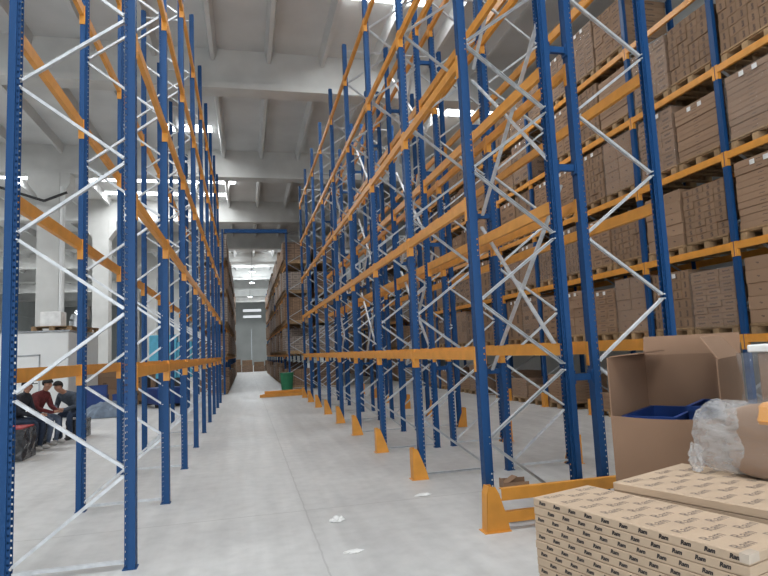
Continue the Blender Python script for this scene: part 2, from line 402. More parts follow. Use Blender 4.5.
def beam_mesh_fn(L):
    pr = [(-.022, -.055), (.022, -.055), (.022, .03), (.004, .03), (.004, .055), (-.022, .055)]
    mb = MB().prism(pr, -L/2, L/2, 'xzy')
    mb.box(.0221, .0235, -L/2, L/2, -.004, .004).box(.0221, .0235, -L/2, L/2, -.032, -.026)
    return mb.mesh('beam', M['orange'])
def connector_fn():
    mb = MB().box(-.034, .024, -.003, .003, -.155, .060).box(.0185, .024, .003, .040, -.155, .060)
    for z in (-.13, -.085, .03): mb.tube((.024, .022, z), (.028, .022, z), .007, n=8)
    return mb.mesh('end_connector', M['orange'])
def frame(rack, x, y, W, h, s, detail):
    """s=+1: aisle face towards +x"""
    fr = empty('upright_frame', rack, (x, y, 0), 0 if s > 0 else PI)
    pm = M['perf'] if detail >= 2 else M['blue']
    me = get(('post', round(h, 2), detail >= 2), lambda: post_mesh(h, pm))
    ob('post', me, fr, (.039, 0, 0)); ob('post', me, fr, (-W-.039, 0, 0), (0, 0, PI))
    bl = brace_list(h, W)
    if detail >= 1:
        for i, (x0, z0, x1, z1) in enumerate(bl):
            bme = get(('br', i, round(W, 2)), lambda: MB().channel((x0, 0, z0), (x1, 0, z1), .023, .034, up=(0, 1, 0)).tube((x0, -.045, z0), (x0, .045, z0), .007, n=6).tube((x1, -.045, z1), (x1, .045, z1), .007, n=6).mesh('brace', M['zinc']))
            ob('diagonal_brace', bme, fr)
        hm = get(('hz', round(W, 2)), lambda: MB().channel((-.045, 0, 0), (-W+.045, 0, 0), .023, .034, up=(0, 1, 0)).mesh('strut', M['zinc']))
        ob('horizontal_strut', hm, fr, (0, 0, .05)); ob('horizontal_strut', hm, fr, (0, 0, h-.12))
    else:
        def mk():
            mb = MB()
            for x0, z0, x1, z1 in bl: mb.bar((x0, 0, z0), (x1, 0, z1), .03, .03, (0, 1, 0))
            mb.bar((-.045, 0, .05), (-W+.045, 0, .05), .03, .03, (0, 1, 0)); mb.bar((-.045, 0, h-.12), (-W+.045, 0, h-.12), .03, .03, (0, 1, 0))
            return mb.mesh('bracing', M['zinc'])
        ob('bracing', get(('bracing', round(h, 2), round(W, 2)), mk), fr)['kind'] = 'stuff'
    return fr
def rack_row(name, label, group, x, y0, nfr, W, h, s, detail_of, levels, conn_bays, pitch=PITCH_Y):
    rk = empty(name, None, (0, 0, 0)); tag(rk, label, 'rack', group)
    for i in range(nfr): frame(rk, x, y0+pitch*i, W, h, s, detail_of(i))
    bl = pitch-.104
    me = get(('beam', round(bl, 3)), lambda: beam_mesh_fn(bl)); cm = get('conn', connector_fn)
    for i in range(nfr-1):
        for z in levels:
            for side in (0, 1):
                fx = x + s*(.039-.018) if side == 0 else x - s*(W+.039-.018)
                ss = s if side == 0 else -s
                b = ob('beam', me, rk, (fx, y0+pitch*(i+.5), z), (0, 0, 0 if ss > 0 else PI))
                if i < conn_bays:
                    for e in (-1, 1): ob('end_connector', cm, b, (0, e*(bl/2+.003), 0), (0, 0, 0)).scale = (1, e, 1)
    return rk
det = lambda i: 2 if i < 3 else (1 if i < 8 else 0)
XA, XB = 1.96, 3.05
YL, YA = 4.7743, 4.7285
EM = 'empty blue and orange rack rows'
left = rack_row('pallet_rack', 'empty blue pallet rack row with orange beams along the left of the aisle', EM, -.85, YL, 9, W, 7.75, 1, det, LEVELS, 8)
rackA = rack_row('pallet_rack', 'empty blue pallet rack row directly right of the aisle, orange foot guards at its posts', EM, XA, YA, 9, W, 7.38, -1, det, LEVELS, 8)
rackB = rack_row('pallet_rack', 'second empty blue rack row, standing back to back behind the right aisle row', EM, XB+W, YA, 9, W, 7.38, 1, det, LEVELS, 8)
# row spacers and cross bracing of the double row
spm = MB().box(-.09, .09, -.02, .02, -.03, .03).box(-.092, -.082, -.04, .04, -.06, .06).box(.082, .092, -.04, .04, -.06, .06).mesh('row_spacer', M['blue'])
for i in range(9):
    for z in (1.18, 3.1, 4.25, 6.1):
        ob('row_spacer', spm, rackA, ((XA+W+XB)/2, YA+PITCH_Y*i, z))
xm = None
for i in range(0, 8, 2):
    ya, yb = YA+PITCH_Y*i+.05, YA+PITCH_Y*(i+1)-.05
    for z0 in (1.2, 3.1, 5.0):
        for k, (za, zb) in enumerate(((z0, z0+1.75), (z0+1.75, z0))):
            xo = XA+W+.085+.022*k
            ob('cross_brace', get(('xb', k, i > 1e9), lambda: MB().channel((0, 0, 0 if k == 0 else 1.75), (0, yb-ya, 1.75 if k == 0 else 0), .018, .04, up=(1, 0, 0)).mesh('cross_brace', M['zinc'])), rackA, (xo, ya, z0))
# orange foot guards
def guard_mesh():
    mb = MB()
    mb.box(-.08, -.074, -.062, .062, .006, .35)                          # plate facing the aisle
    for sy in (-1, 1):
        mb.prism([(-.08, .006), (.10, .006), (.075, .10), (-.01, .32), (-.03, .35), (-.08, .35)], sy*.062-.003, sy*.062+.003, 'xzy')
    mb.box(-.085, .10, -.075, -.055, 0, .006).box(-.085, .10, .055, .075, 0, .006).box(-.10, -.075, -.075, .075, 0, .006)
    return mb.mesh('guard', M['orange'])
gm = guard_mesh()
words = 'first second third fourth fifth sixth seventh eighth ninth tenth eleventh twelfth thirteenth fourteenth fifteenth sixteenth seventeenth eighteenth'.split()
for i in range(1, 9):
    g = ob('post_guard', gm, None, (XA-.045, YA+PITCH_Y*i, 0))
    tag(g, 'orange steel foot guard at the %s aisle post of the right empty rack row' % words[i], 'guard', 'orange foot guards along the aisle')
for i in range(1, 9):
    g = ob('post_guard', gm, None, (XB+W+.045, YA+PITCH_Y*i, 0), (0, 0, PI))
    tag(g, 'orange steel foot guard at the %s rear post of the back-to-back row' % words[i], 'guard', 'orange foot guards on the far side of the double row')
eg = empty('rack_end_guard', None, (XA+.02, YA-.135, 0)); tag(eg, 'low orange guard rail across the near end of the double rack row', 'guard rail')
for xx, sgn in ((-.04, 1), (1.94, -1)):
    mb = MB()
    for yy in (-.05, .05):
        mb.prism([(-.085*sgn, .006), (.11*sgn, .006), (.085*sgn, .12), (.03*sgn, .30), (.0, .355), (-.05*sgn, .355), (-.075*sgn, .30)], yy-.003, yy+.003, 'xzy')
    mb.prism([(-.091*sgn, .006), (-.085*sgn, .006), (-.070*sgn, .30), (-.05*sgn, .36), (-.056*sgn, .36), (-.076*sgn, .30)], -.053, .053, 'xzy')
    mb.box(-.115, .115, -.07, .07, 0, .006)
    ob('end_shoe', mb.mesh('end_shoe', M['orange']), eg, (xx, 0, 0))
for z0, z1 in ((.235, .33), (.06, .145)):
    mb = MB().box(0, 1.9, -.035, -.029, z0, z1).box(0, 1.9, -.029, .015, z1-.006, z1).box(0, 1.9, -.029, .015, z0, z0+.006)
    ob('rail', mb.mesh('rail', M['orange']), eg, (.02, 0, 0))

# ------------------------------------------------------------------ loaded racks
XR = 6.85
rackR = rack_row('pallet_rack', 'loaded blue pallet rack on the right, its orange shelves full of brown cartons', 'loaded racks', XR, 6.85-PITCH_Y, 10, 1.0, 7.9, -1, lambda i: 2 if i < 3 else (1 if i < 6 else 0), LEVELS, 9)
YB = 25.4
prm = MB().box(-.07, -.064, -.07, .07, 0, .32).box(-.064, .03, -.07, -.064, 0, .32).box(-.064, .03, .064, .07, 0, .32).box(-.10, -.07, -.07, .07, 0, .006).mesh('post_protector', M['orange'])
for i in range(2, 8):
    tag(ob('post_protector', prm, None, (XR-.03, 6.85-PITCH_Y+PITCH_Y*i, .0)), 'orange protector round the foot of the %s post of the loaded right rack' % words[i], 'guard', 'orange post protectors of the loaded rack')
FP = 2.85; FL = LEVELS[:4]
rackRB = rack_row('pallet_rack', 'loaded rack beyond the cross aisle, on the right of the far aisle', 'loaded racks', 1.80, YB, 10, 1.0, 6.75, -1, lambda i: 1 if i < 1 else 0, FL, 1, FP)
rackRC = rack_row('pallet_rack', 'loaded rack beyond the cross aisle, behind the rack lining the far aisle', 'loaded racks', 4.05, YB, 3, 1.0, 6.75, 1, lambda i: 1 if i < 1 else 0, FL, 1, FP)
rackRD = rack_row('pallet_rack', 'loaded rack beyond the cross aisle, in line with the right-hand loaded rack', 'loaded racks', XR, YB, 8, 1.0, 6.75, -1, lambda i: 0, FL, 0, FP)
rackLB = rack_row('pallet_rack', 'loaded rack beyond the cross aisle, on the left of the far aisle', 'loaded racks', -.86, 24.6, 10, 1.0, 6.75, 1, lambda i: 1 if i < 1 else 0, FL, 1, FP)
pp = MB().box(-.52, .52, -.42, .42, .122, .145)
for yy in (-.36, 0, .36):
    pp.box(-.52, .52, yy-.05, yy+.05, 0, .022)
    for xx in (-.45, 0, .45): pp.box(xx-.07, xx+.07, yy-.05, yy+.05, .022, .10)
for xx in (-.45, 0, .45): pp.box(xx-.05, xx+.05, -.42, .42, .10, .122)
PALLET = pp.mesh('pallet', M['wood'])
far_pallet = MB().box(-.5, .5, -.42, .42, .10, .145).box(-.5, .5, -.42, -.30, 0, .10).box(-.5, .5, .30, .42, 0, .10).box(-.5, .5, -.06, .06, 0, .10).mesh('pallet', M['wood'])
LABEL = MB().box(-.003, 0, -.04, .04, -.035, .035).mesh('paper_label', M['label'])
def carton(sx, sy, sz, mat):
    return get(('carton', round(sx, 3), round(sy, 3), round(sz, 3), mat), lambda: MB().box(-sx/2, sx/2, -sy/2, sy/2, -sz/2, sz/2).mesh('carton', M[mat], bevel=.004))
SHELF = ['floor', 'lowest shelf', 'second shelf', 'third shelf', 'fourth shelf', 'top shelf']
rng = random.Random(11)
STY = [('printed', 5, 6, 'carton_b'), ('printed', 3, 8, 'carton_a'), ('printed', 3, 9, 'carton_a'), ('printed', 4, 8, 'carton_b'), ('plain', 2, 5, 'carton_c'), ('flat', 1, 10, 'carton_c'), ('printed', 3, 7, 'carton_a')]
def pallet_load(x, y, z, near, H, style, wrap, labels, text, group):
    word, na, nz, mat = style
    ld = empty('pallet_load', None, (x, y, z)); tag(ld, text, 'pallet load', group)
    ob('pallet', PALLET, ld)
    if not near:
        na, nz = min(na, 2), max(3, nz//2)
    cw, ch = .84/na, H/nz
    me = carton(1.0, cw-.004, ch-.003, mat)
    for k in range(nz):
        for a in range(na):
            j = rng.uniform(-.010, .010)
            ob('carton', me, ld, (j, -.42+cw*(a+.5)+rng.uniform(-.001, .001), .146+ch*(k+.5)))
    if wrap:
        fm = get(('film', round(H, 2)), lambda: MB().box(-.53, .53, -.435, .435, .10, .16+H).mesh('film', M['wrap'], bevel=.02))
        ob('stretch_film', fm, ld)
    if labels:
        for yy in (-.12, .10): ob('paper_label', LABEL, ld, (-.536 if wrap else -.512, yy, .146+H-.07))
    return ld
def far_load(x, y, z, H, mat, text, group):
    ld = empty('pallet_load', None, (x, y, z)); tag(ld, text, 'pallet load', group)
    ob('pallet', far_pallet, ld)
    me = get(('fs', round(H, 1), mat), lambda: MB().box(-.56, .56, -.40, .40, .146, .146+round(H, 1)).mesh('carton_stack', M[mat], bevel=.01))
    ob('carton_stack', me, ld)
    return ld
H_OF = lambda lv: 1.0
for b in range(9):
    yb = 6.85-PITCH_Y+PITCH_Y*b
    for lv in range(6):
        z = 0 if lv == 0 else LEVELS[lv-1]+.056
        for slot in (0, 1):
            yc = yb+.045+.47+slot*.905 + rng.uniform(-.01, .01)
            if b == 0 and (slot == 0 or lv in (0, 5)): continue
            if b == 1 and lv == 5: continue
            st = STY[rng.randrange(len(STY))]
            H = rng.choice([.84, .92, .97, 1.0])
            if lv == 0: H = rng.choice([.3, .45, .6, .75]); st = STY[5]
            if rng.random() < .06 and b > 2: continue
            wrap = rng.random() < .35
            lab = rng.random() < .5
            txt = '%s pallet of %s%s brown cartons on the %s, %s bay of right-hand rack' % (('nearer', 'farther')[slot], 'film-wrapped ' if wrap else '', st[0], SHELF[lv], words[b])
            pallet_load(XR+.5+.01, yc, z, b < 4, H, st, wrap, lab, txt, 'pallet loads in the right-hand rack')
for (nm, x, y0, nb, txt) in (('o', 7.36, YB, 2, 'of rack beyond the right-hand rack'), ('r', 2.20, YB, 6, 'of rack right of far aisle'), ('c', 3.55, YB, 1, 'of rack behind far-right rack'), ('l', -1.26, 24.6, 6, 'of rack left of far aisle')):
    for b in range(nb):
        for lv in range(5):
            z = 0 if lv == 0 else LEVELS[lv-1]+.056
            for slot in (0, 1, 2):
                if rng.random() < .05 and b > 0: continue
                yc = y0+FP*b+.045+.47+slot*.91
                H = rng.choice([.6, .8, .9, 1.0]) if lv else rng.choice([.5, .7, .9])
                far_load(x, yc, z, H, rng.choice(['stack_a', 'stack_b', 'stack_c']), '%s pallet of cartons on the %s, %s bay %s' % (('nearest', 'middle', 'farthest')[slot], SHELF[lv], words[b], txt), 'pallet loads beyond the cross aisle')
# the deeper bays of the two far racks, too small to tell apart
mb = MB()
for x, y0, b0, b1 in ((2.20, YB, 6, 9), (-1.26, 24.6, 6, 9), (7.36, YB, 2, 7)):
    for b in range(b0, b1):
        for lv in range(5):
            z = 0 if lv == 0 else LEVELS[lv-1]+.056
            for slot in (0, 1, 2):
                yc = y0+FP*b+.045+.47+slot*.91; H = rng.choice([.6, .8, .9])
                mb.box(x-.5, x+.5, yc-.42, yc+.42, z, z+H+.14)
o = ob('distant_pallet_loads', mb.mesh('distant_pallet_loads', M['stack_a']))
tag(o, 'carton loads in the deepest bays of the far racks', 'pallet loads', None, 'stuff')

# tie beam between the far racks (below)
tb = MB().box(-.8, 1.85, 25.33, 25.45, 6.76, 6.92).box(-.9, -.7, 25.29, 25.49, 6.75, 6.76).box(1.7, 1.9, 25.29, 25.49, 6.75, 6.76)
tag(ob('tie_beam', tb.mesh('tie_beam', M['blue'])), 'blue tie beam spanning the far aisle between the tops of the loaded racks', 'beam')

# ------------------------------------------------------------------ cross aisle and far end
gb = MB().tube((0, 0, 0), (0, 0, .72), .22, .27, n=20)
bin_ = empty('green_bin', None, (1.60, 24.3, 0)); tag(bin_, 'green plastic bin on the floor at the corner of the far right rack', 'bin')
ob('body', gb.mesh('body', M['green'], smooth=False), bin_); ob('rim', MB().tube((0, 0, .70), (0, 0, .745), .285, n=20).mesh('rim', M['green']), bin_)
for k, (x0, x1, y, dz, ang) in enumerate(((.45, 2.15, 21.5, 0, .04), (.55, 2.3, 21.75, 0, -.03), (.62, 2.1, 21.62, .11, .10), (.75, 2.4, 21.98, 0, .02))):
    L = x1-x0
    pr = [(-.05, 0), (.05, 0), (.05, .10), (-.05, .10)]
    o = ob('loose_beam', MB().prism(pr, -L/2, L/2, 'yzx').mesh('loose_beam', M['orange']), None, ((x0+x1)/2, y, dz+.002), (0, 0, ang))
    tag(o, ['nearest orange beam lying on the floor at the end of the aisle', 'second orange beam lying on the floor, behind the nearest one', 'orange beam lying on top of two other floor beams', 'farthest orange beam lying on the floor at the aisle end'][k], 'beam', 'orange beams lying on the floor')
for k, (x, y, sx, sy, h) in enumerate(((.1, 57, 1.0, 1, 1.1), (1.2, 57.2, 1.0, 1, .9), (-.9, 57.5, .9, 1, 1.2), (2.1, 57.6, .7, 1, 1.0))):
    far = empty('carton_stack', None, (x, y, 0))
    tag(far, ['stack of cartons on the floor at the end of the far aisle, left of centre', 'low stack of cartons at the end of the far aisle, right of centre', 'tall carton stack at the left edge of the far aisle end', 'carton stack at the right edge of the far aisle end'][k], 'carton stack', 'cartons closing off the far aisle')
    ob('lower_carton', MB().box(-sx/2, sx/2, -.5, .5, 0, h*.55).mesh('lower_carton', M['stack_b'], bevel=.01), far)
    ob('upper_carton', MB().box(-sx/2+.04, sx/2-.06, -.48, .48, h*.55, h).mesh('upper_carton', M['stack_a'], bevel=.01), far)
for k, (x, y, z) in enumerate(((.62, 49.2, 8.4), (.69, 56.7, 8.4), (.6, 70.4, 8.4))):
    lp = empty('high_bay_lamp', None, (x, y, z)); tag(lp, 'round %s lamp hanging from the roof over the far aisle' % ('nearest white', 'middle white', 'farthest white')[k], 'lamp', 'hanging lamps over the far aisle')
    ob('reflector', MB().tube((0, 0, .02), (0, 0, .22), .26, .10, 16).mesh('reflector', M['silver']), lp)
    ob('bulb', MB().tube((0, 0, 0), (0, 0, .02), .22, n=16).mesh('bulb', M['lampglow']), lp)
    ob('rod', MB().tube((0, 0, .2), (0, 0, ROOF_Z-z), .012, n=6).mesh('rod', M['dark']), lp)
    pl = bpy.data.lights.new('lamp_light', 'POINT'); pl.energy = 450; pl.shadow_soft_size = .2; pl.color = (.9, .96, 1)
    po = ob('lamp_light', pl, None, (x, y, z-.25))

# ------------------------------------------------------------------ left side: cabin and what stands around it
cab = empty('site_cabin', None, (-6.45, 18.1, 0)); tag(cab, 'white box cabin behind the empty left rack row', 'cabin')
ob('wall_panel', MB().box(-1.6, 1.6, 0, 3.4, 0, 2.42).mesh('wall_panel', M['white'], bevel=.02), cab)
d = ob('door', MB().box(.0, .85, -.012, 0, .05, 1.75).mesh('door', M['white']), cab)
ob('door_frame', MB().box(-.03, 0, -.02, 0, .05, 1.80).box(.85, .88, -.02, 0, .05, 1.80).box(-.03, .88, -.02, 0, 1.76, 1.80).mesh('door_frame', M['silver']), d)
ob('roof_edge', MB().box(-1.62, 1.62, -.03, 3.43, 2.42, 2.46).mesh('roof_edge', M['silver']), cab)
def top_pallet(x, y, z, rz, text):
    o = ob('wooden_pallet', PALLET, None, (x, y, z), (0, 0, rz)); return tag(o, text, 'pallet', 'pallets on the cabin roof')
top_pallet(-5.45, 18.9, 2.46, .1, 'wooden pallet on the cabin roof under the white carton')
top_pallet(-5.10, 20.0, 2.46, 1.4, 'wooden pallet on the cabin roof under the silver duct piece')
o = ob('white_carton', MB().box(-.27, .27, -.27, .27, 0, .42).mesh('white_carton', M['foam'], bevel=.008), None, (-5.45, 18.8, 2.607)); tag(o, 'white square carton on a pallet on the cabin roof', 'carton')
du = empty('duct_piece', None, (-5.05, 20.0, 2.607)); tag(du, 'silver metal duct elbow lying on a pallet on the cabin roof', 'duct')
mb = MB()
pts = [(0, 0, 0), (0, 0, .22), (.06, 0, .36), (.20, 0, .46), (.36, 0, .46)]
for a, b in zip(pts, pts[1:]): mb.tube(a, b, .20, n=18)
ob('elbow', mb.mesh('elbow', M['silver']), du, (-.1, 0, 0)); ob('flange', MB().tube((0, 0, 0), (0, 0, .03), .24, n=18).mesh('flange', M['silver']), du, (-.1, 0, 0))
# blue crates under a grey tarpaulin, right of the cabin
def blue_crate(x, y, z, rz, text, sx=.6, sy=.4, sz=.28, group='blue plastic crates beside the cabin'):
    c = empty('blue_crate', None, (x, y, z), rz); tag(c, text, 'crate', group)
    t = .012
    ob('body', MB().box(-sx/2, sx/2, -sy/2, -sy/2+t, 0, sz-.03).box(-sx/2, sx/2, sy/2-t, sy/2, 0, sz-.03).box(-sx/2, -sx/2+t, -sy/2+t, sy/2-t, 0, sz-.03).box(sx/2-t, sx/2, -sy/2+t, sy/2-t, 0, sz-.03).box(-sx/2+t, sx/2-t, -sy/2+t, sy/2-t, 0, t).mesh('body', M['crateblue']), c)
    ob('rim', MB().box(-sx/2-.01, sx/2+.01, -sy/2-.01, -sy/2+t, sz-.03, sz).box(-sx/2-.01, sx/2+.01, sy/2-t, sy/2+.01, sz-.03, sz).box(-sx/2-.01, -sx/2+t, -sy/2+t, sy/2-t, sz-.03, sz).box(sx/2-t, sx/2+.01, -sy/2+t, sy/2-t, sz-.03, sz).mesh('rim', M['crateblue']), c)
    return c
CR = [(-4.25, 18.6, 0, .1, 'blue crate at the foot of the left crate stack beside the cabin'), (-4.24, 18.6, .281, .05, 'blue crate in the middle of the left crate stack beside the cabin'), (-4.26, 18.62, .562, .12, 'blue crate topping the left crate stack beside the cabin'),
      (-3.5, 18.7, 0, 0, 'blue crate at the foot of the right crate stack beside the cabin'), (-3.5, 18.7, .281, .08, 'blue crate topping the right crate stack beside the cabin')]
for c in CR: blue_crate(*c)
tar = MB(); G = 14; rr = random.Random(3)
vs = []
for i in range(G+1):
    for j in range(G+1):
        u, v = i/G, j/G
        r = 1-((u-.5)**2+(v-.5)**2)*2.6
        vs.append(((u-.5)*1.35, (v-.5)*.75, max(.01, .42*max(0, r)+rr.uniform(-.035, .035)) if 0 < i < G and 0 < j < G else .008))
fs = [(i*(G+1)+j, (i+1)*(G+1)+j, (i+1)*(G+1)+j+1, i*(G+1)+j+1) for i in range(G) for j in range(G)]
tar._add(vs, fs); tar.box(-.6, .6, -.3, .3, 0, .012)
o = ob('tarpaulin', tar.mesh('tarpaulin', M['greyblue']), None, (-3.75, 17.75, 0)); tag(o, 'crumpled blue grey tarpaulin heaped on the floor before the blue crates', 'tarpaulin')
for k, (x, y) in enumerate(((-4.75, 22.2), (-3.7, 22.3))):
    for j in range(3):
        o = ob('carton', MB().box(-.48, .48, -.4, .4, 0, .42).mesh('carton', M['carton_c'], bevel=.008), None, (x+.03*j, y, .146+.422*j), (0, 0, .03*j))
        tag(o, '%s brown carton of the %s stack on a pallet beside the column' % (('bottom', 'middle', 'top')[j], ('left', 'right')[k]), 'carton', 'cartons stacked beside the column')
    tag(ob('wooden_pallet', PALLET, None, (x, y, 0)), 'wooden pallet under the %s stack of cartons beside the column' % ('left', 'right')[k], 'pallet', 'pallets beside the column')
# light blue machine with a dark base
mc = empty('blue_machine', None, (-3.1, 25.6, 0)); tag(mc, 'light blue cabinet machine on a dark base behind the left rack row', 'machine')
ob('base', MB().box(-.75, .75, -.4, .4, 0, .75).mesh('base', M['dark'], bevel=.02), mc)
ob('cabinet', MB().box(-.7, .35, -.4, .4, .75, 2.5).box(.36, .95, -.35, .4, .75, 2.2).mesh('cabinet', M['cyan'], bevel=.02), mc)
ob('control_panel', MB().box(.45, .85, -.37, -.351, 1.3, 1.8).mesh('control_panel', M['dark']), mc)
# hand truck like dark lift in front of it
tr = empty('pallet_truck', None, (-2.6, 20.2, 0), .5); tag(tr, 'dark blue lift truck parked behind the left rack row', 'truck')
ob('chassis', MB().box(-.4, .4, -.5, .45, .10, .62).mesh('chassis', M['crateblue'], bevel=.03), tr)
ob('mast', MB().box(-.33, -.25, .47, .55, .05, 1.35).box(.25, .33, .47, .55, .05, 1.35).box(-.33, .33, .47, .53, 1.30, 1.38).mesh('mast', M['dark']), tr)
for s_ in (-1, 1):
    ob('fork', MB().box(s_*.22-.06, s_*.22+.06, .55, 1.45, .05, .10).mesh('fork', M['dark']), tr)
    ob('wheel', MB().tube((s_*.32-.05, -.3, .11), (s_*.32+.05, -.3, .11), .11, n=14).mesh('wheel', M['dark']), tr)
ob('tiller', MB().bar((0, -.45, .6), (0, -.75, 1.15), .04, .04).bar((-.16, -.75, 1.15), (.16, -.75, 1.15), .04, .04).mesh('tiller', M['dark']), tr)
# stack at the left frame edge
for k in range(5):
    o = ob('carton', MB().box(-.6, .6, -.4, .4, 0, .40).mesh('carton', M['carton_c'], bevel=.008), None, (-8.75+.02*(k % 2), 20.3, .146+.402*k))
    tag(o, 'brown carton, %s from the floor of the tall stack left of the cabin' % words[k], 'carton', 'cartons stacked left of the cabin')
tag(ob('wooden_pallet', PALLET, None, (-8.75, 20.3, 0)), 'wooden pallet under the tall carton stack left of the cabin', 'pallet')

# ------------------------------------------------------------------ seated people
def bench(x, y, sx, sy, h, text, red=False):
    b = empty('wrapped_bundle', None, (x, y, 0)); tag(b, text, 'bundle', 'dark wrapped bundles used as seats')
    m = MB(); r2 = random.Random(int(y*100))
    n = 6; vs = []; fs = []
    m.box(-sx/2, sx/2, -sy/2, sy/2, 0.01, h)
    me = m.mesh('wrapped_bundle', M['darkfilm'])
    bmm = bmesh.new(); bmm.from_mesh(me); bmesh.ops.subdivide_edges(bmm, edges=bmm.edges, cuts=5, use_grid_fill=True)
    for v in bmm.verts:
        if .03 < v.co.z < h-.02: v.co.x *= 1+r2.uniform(-.06, .05); v.co.y *= 1+r2.uniform(-.06, .03)
    bmm.to_mesh(me); bmm.free(); ob('film_body', me, b)
    if red: ob('red_strip', MB().box(-sx/2+.02, sx/2-.02, -sy/2+.02, sy/2-.02, h, h+.02).mesh('red_strip', M['red']), b)
    return b
bench(-3.85, 10.85, .75, .60, .50, 'dark film-wrapped bundle nearest the camera, beside the seated people', True)
bench(-4.07, 11.62, .50, .72, .385, 'dark wrapped bundle under the person in the cap')
bench(-4.01, 12.40, .50, .66, .385, 'dark wrapped bundle under the person in the maroon jacket')
bench(-3.38, 13.38, .36, .46, .37, 'dark wrapped bundle under the person leaning forward')
def person(x, y, rz, label, mats, lean=0., head_dx=0., cap=False, arms='lap', head_tilt=0):
    jacket, jeans, shoe = mats
    P = {}
    E = []
    DZ = lean*.35
    def add(n, co, r, par=None, tagm='jacket'):
        P[n] = (Vector(co), r, tagm)
        if par: E.append((par, n))
    L = lean
    add('pelvis', (-.46, 0, .56), .15, None, 'jeans')
    add('waist', (-.43+L*.25, 0, .70), .14, 'pelvis')
    add('chest', (-.37+L*.7, 0, .88-DZ*.5), .155, 'waist')
    add('upper', (-.30+L, 0, 1.00-DZ), .12, 'chest')
    add('neck', (-.25+L*1.15, 0, 1.07-DZ), .052, 'upper', 'skin')
    add('head0', (-.215+L*1.3+head_dx, 0, 1.125-DZ), .062, 'neck', 'skin')
    add('head1', (-.195+L*1.4+head_dx*1.2, 0, 1.185-DZ), .082, 'head0', 'skin')
    add('head2', (-.20+L*1.45+head_dx*1.3, 0, 1.245-DZ), .072, 'head1', 'skin')
    for s in (-1, 1):
        t = str(s)
        add('hip'+t, (-.40, s*.095, .53), .105, 'pelvis', 'jeans')
        add('knee'+t, (-.02, s*.13, .515), .072, 'hip'+t, 'jeans')
        add('calf'+t, (-.02, s*.13, .34), .060, 'knee'+t, 'jeans')
        add('ankle'+t, (-.06, s*.13, .10), .043, 'calf'+t, 'jeans')
        add('heel'+t, (-.075, s*.13, .052), .042, 'ankle'+t, 'shoe')
        add('ball'+t, (.06, s*.14, .042), .042, 'heel'+t, 'shoe')
        add('toe'+t, (.13, s*.145, .035), .032, 'ball'+t, 'shoe')
        add('shoulder'+t, (-.30+L, s*.17, .99-DZ), .075, 'upper')
        add('elbow'+t, (-.24+L*.8, s*.245, .73-DZ*.4), .052, 'shoulder'+t)
        wz = .64 if arms == 'lap' else .70
        add('wrist'+t, (-.02+L*.4, s*.10, wz), .034, 'elbow'+t)
        add('palm'+t, (.035+L*.4, s*.065, wz+.005), .030, 'wrist'+t, 'skin')
        for q, (dy, dl) in enumerate(((-.027, .062), (-.009, .075), (.009, .070), (.027, .055))):
            bx = .060+L*.4
            add('f%d%s' % (q, t), (bx+.02, s*(.055+dy*.6), wz+.01+dy*.5), .0095, 'palm'+t, 'skin')
            add('g%d%s' % (q, t), (bx+dl*.75, s*(.040+dy*.5), wz-.005+dy*.5), .0085, 'f%d%s' % (q, t), 'skin')
        add('thumb'+t, (.05+L*.4, s*.03, wz+.035), .0105, 'palm'+t, 'skin')
        add('thumbtip'+t, (.085+L*.4, s*.018, wz+.04), .009, 'thumb'+t, 'skin')
    names = list(P); idx = {n: i for i, n in enumerate(names)}
    me = bpy.data.meshes.new('person'); me.from_pydata([P[n][0] for n in names], [(idx[a], idx[b]) for a, b in E], []); me.update()
    o = bpy.data.objects.new('tmp', me); COL.objects.link(o)
    md = o.modifiers.new('skin', 'SKIN'); md.use_smooth_shade = True
    sv = me.skin_vertices[0].data
    for i, n in enumerate(names): sv[i].radius = (P[n][1], P[n][1]); sv[i].use_root = (n == 'pelvis')
    sb = o.modifiers.new('sub', 'SUBSURF'); sb.levels = 2; sb.render_levels = 2
    dg = bpy.context.evaluated_depsgraph_get(); dg.update()
    ev = bpy.data.meshes.new_from_object(o.evaluated_get(dg)); bpy.data.objects.remove(o)
    ev.name = 'person'; ev.materials.clear()
    order = ['jacket', 'jeans', 'shoe', 'skin', 'dark']
    for m in (M[jacket], M[jeans], M[shoe], M['skin'], M['hair']): ev.materials.append(m)
    hd = P['head1'][0]
    # face: nose, brow sockets, ears pushed out of the head surface
    for v in ev.vertices:
        d = v.co-hd
        if d.length < .16 and v.co.z > 1.10-DZ:
            if d.x > .03 and abs(d.y) < .016 and -.035 < d.z < .012: v.co.x += .020*(1-abs(d.y)/.016)
            if abs(d.y) > .055 and abs(d.x) < .025 and -.03 < d.z < .03: v.co.y += .012*(1 if d.y > 0 else -1)
            if d.x > .04 and abs(abs(d.y)-.03) < .014 and .005 < d.z < .028: v.co.x -= .008
    for p in ev.polygons:
        c = p.center; best = min(names, key=lambda n: (P[n][0]-c).length - P[n][1])
        k = order.index(P[best][2]); dd = c-hd
        if k == 3 and dd.length < .13 and dd.x > .05 and abs(abs(dd.y)-.03) < .012 and abs(dd.z-.015) < .009: k = 4
        if k == 3 and dd.length < .15 and dd.x > .045 and abs(dd.y) < .024 and abs(dd.z+.048) < .006: k = 4
        p.material_index = k
    ev.polygons.foreach_set('use_smooth', [True]*len(ev.polygons))
    body = ob('person', ev, None, (x, y, 0), (0, 0, rz)); body.scale = (.95, .95, .95); tag(body, label, 'person', 'people sitting on wrapped bundles')
    # hair: a cap shaped shell over the skull
    h2 = (P['head1'][0]+P['head2'][0])/2
    b = bmesh.new(); bmesh.ops.create_uvsphere(b, u_segments=18, v_segments=12, radius=.098)
    dele = [v for v in b.verts if (v.co.z < -.005 and v.co.x > -.02) or v.co.z < -.06]
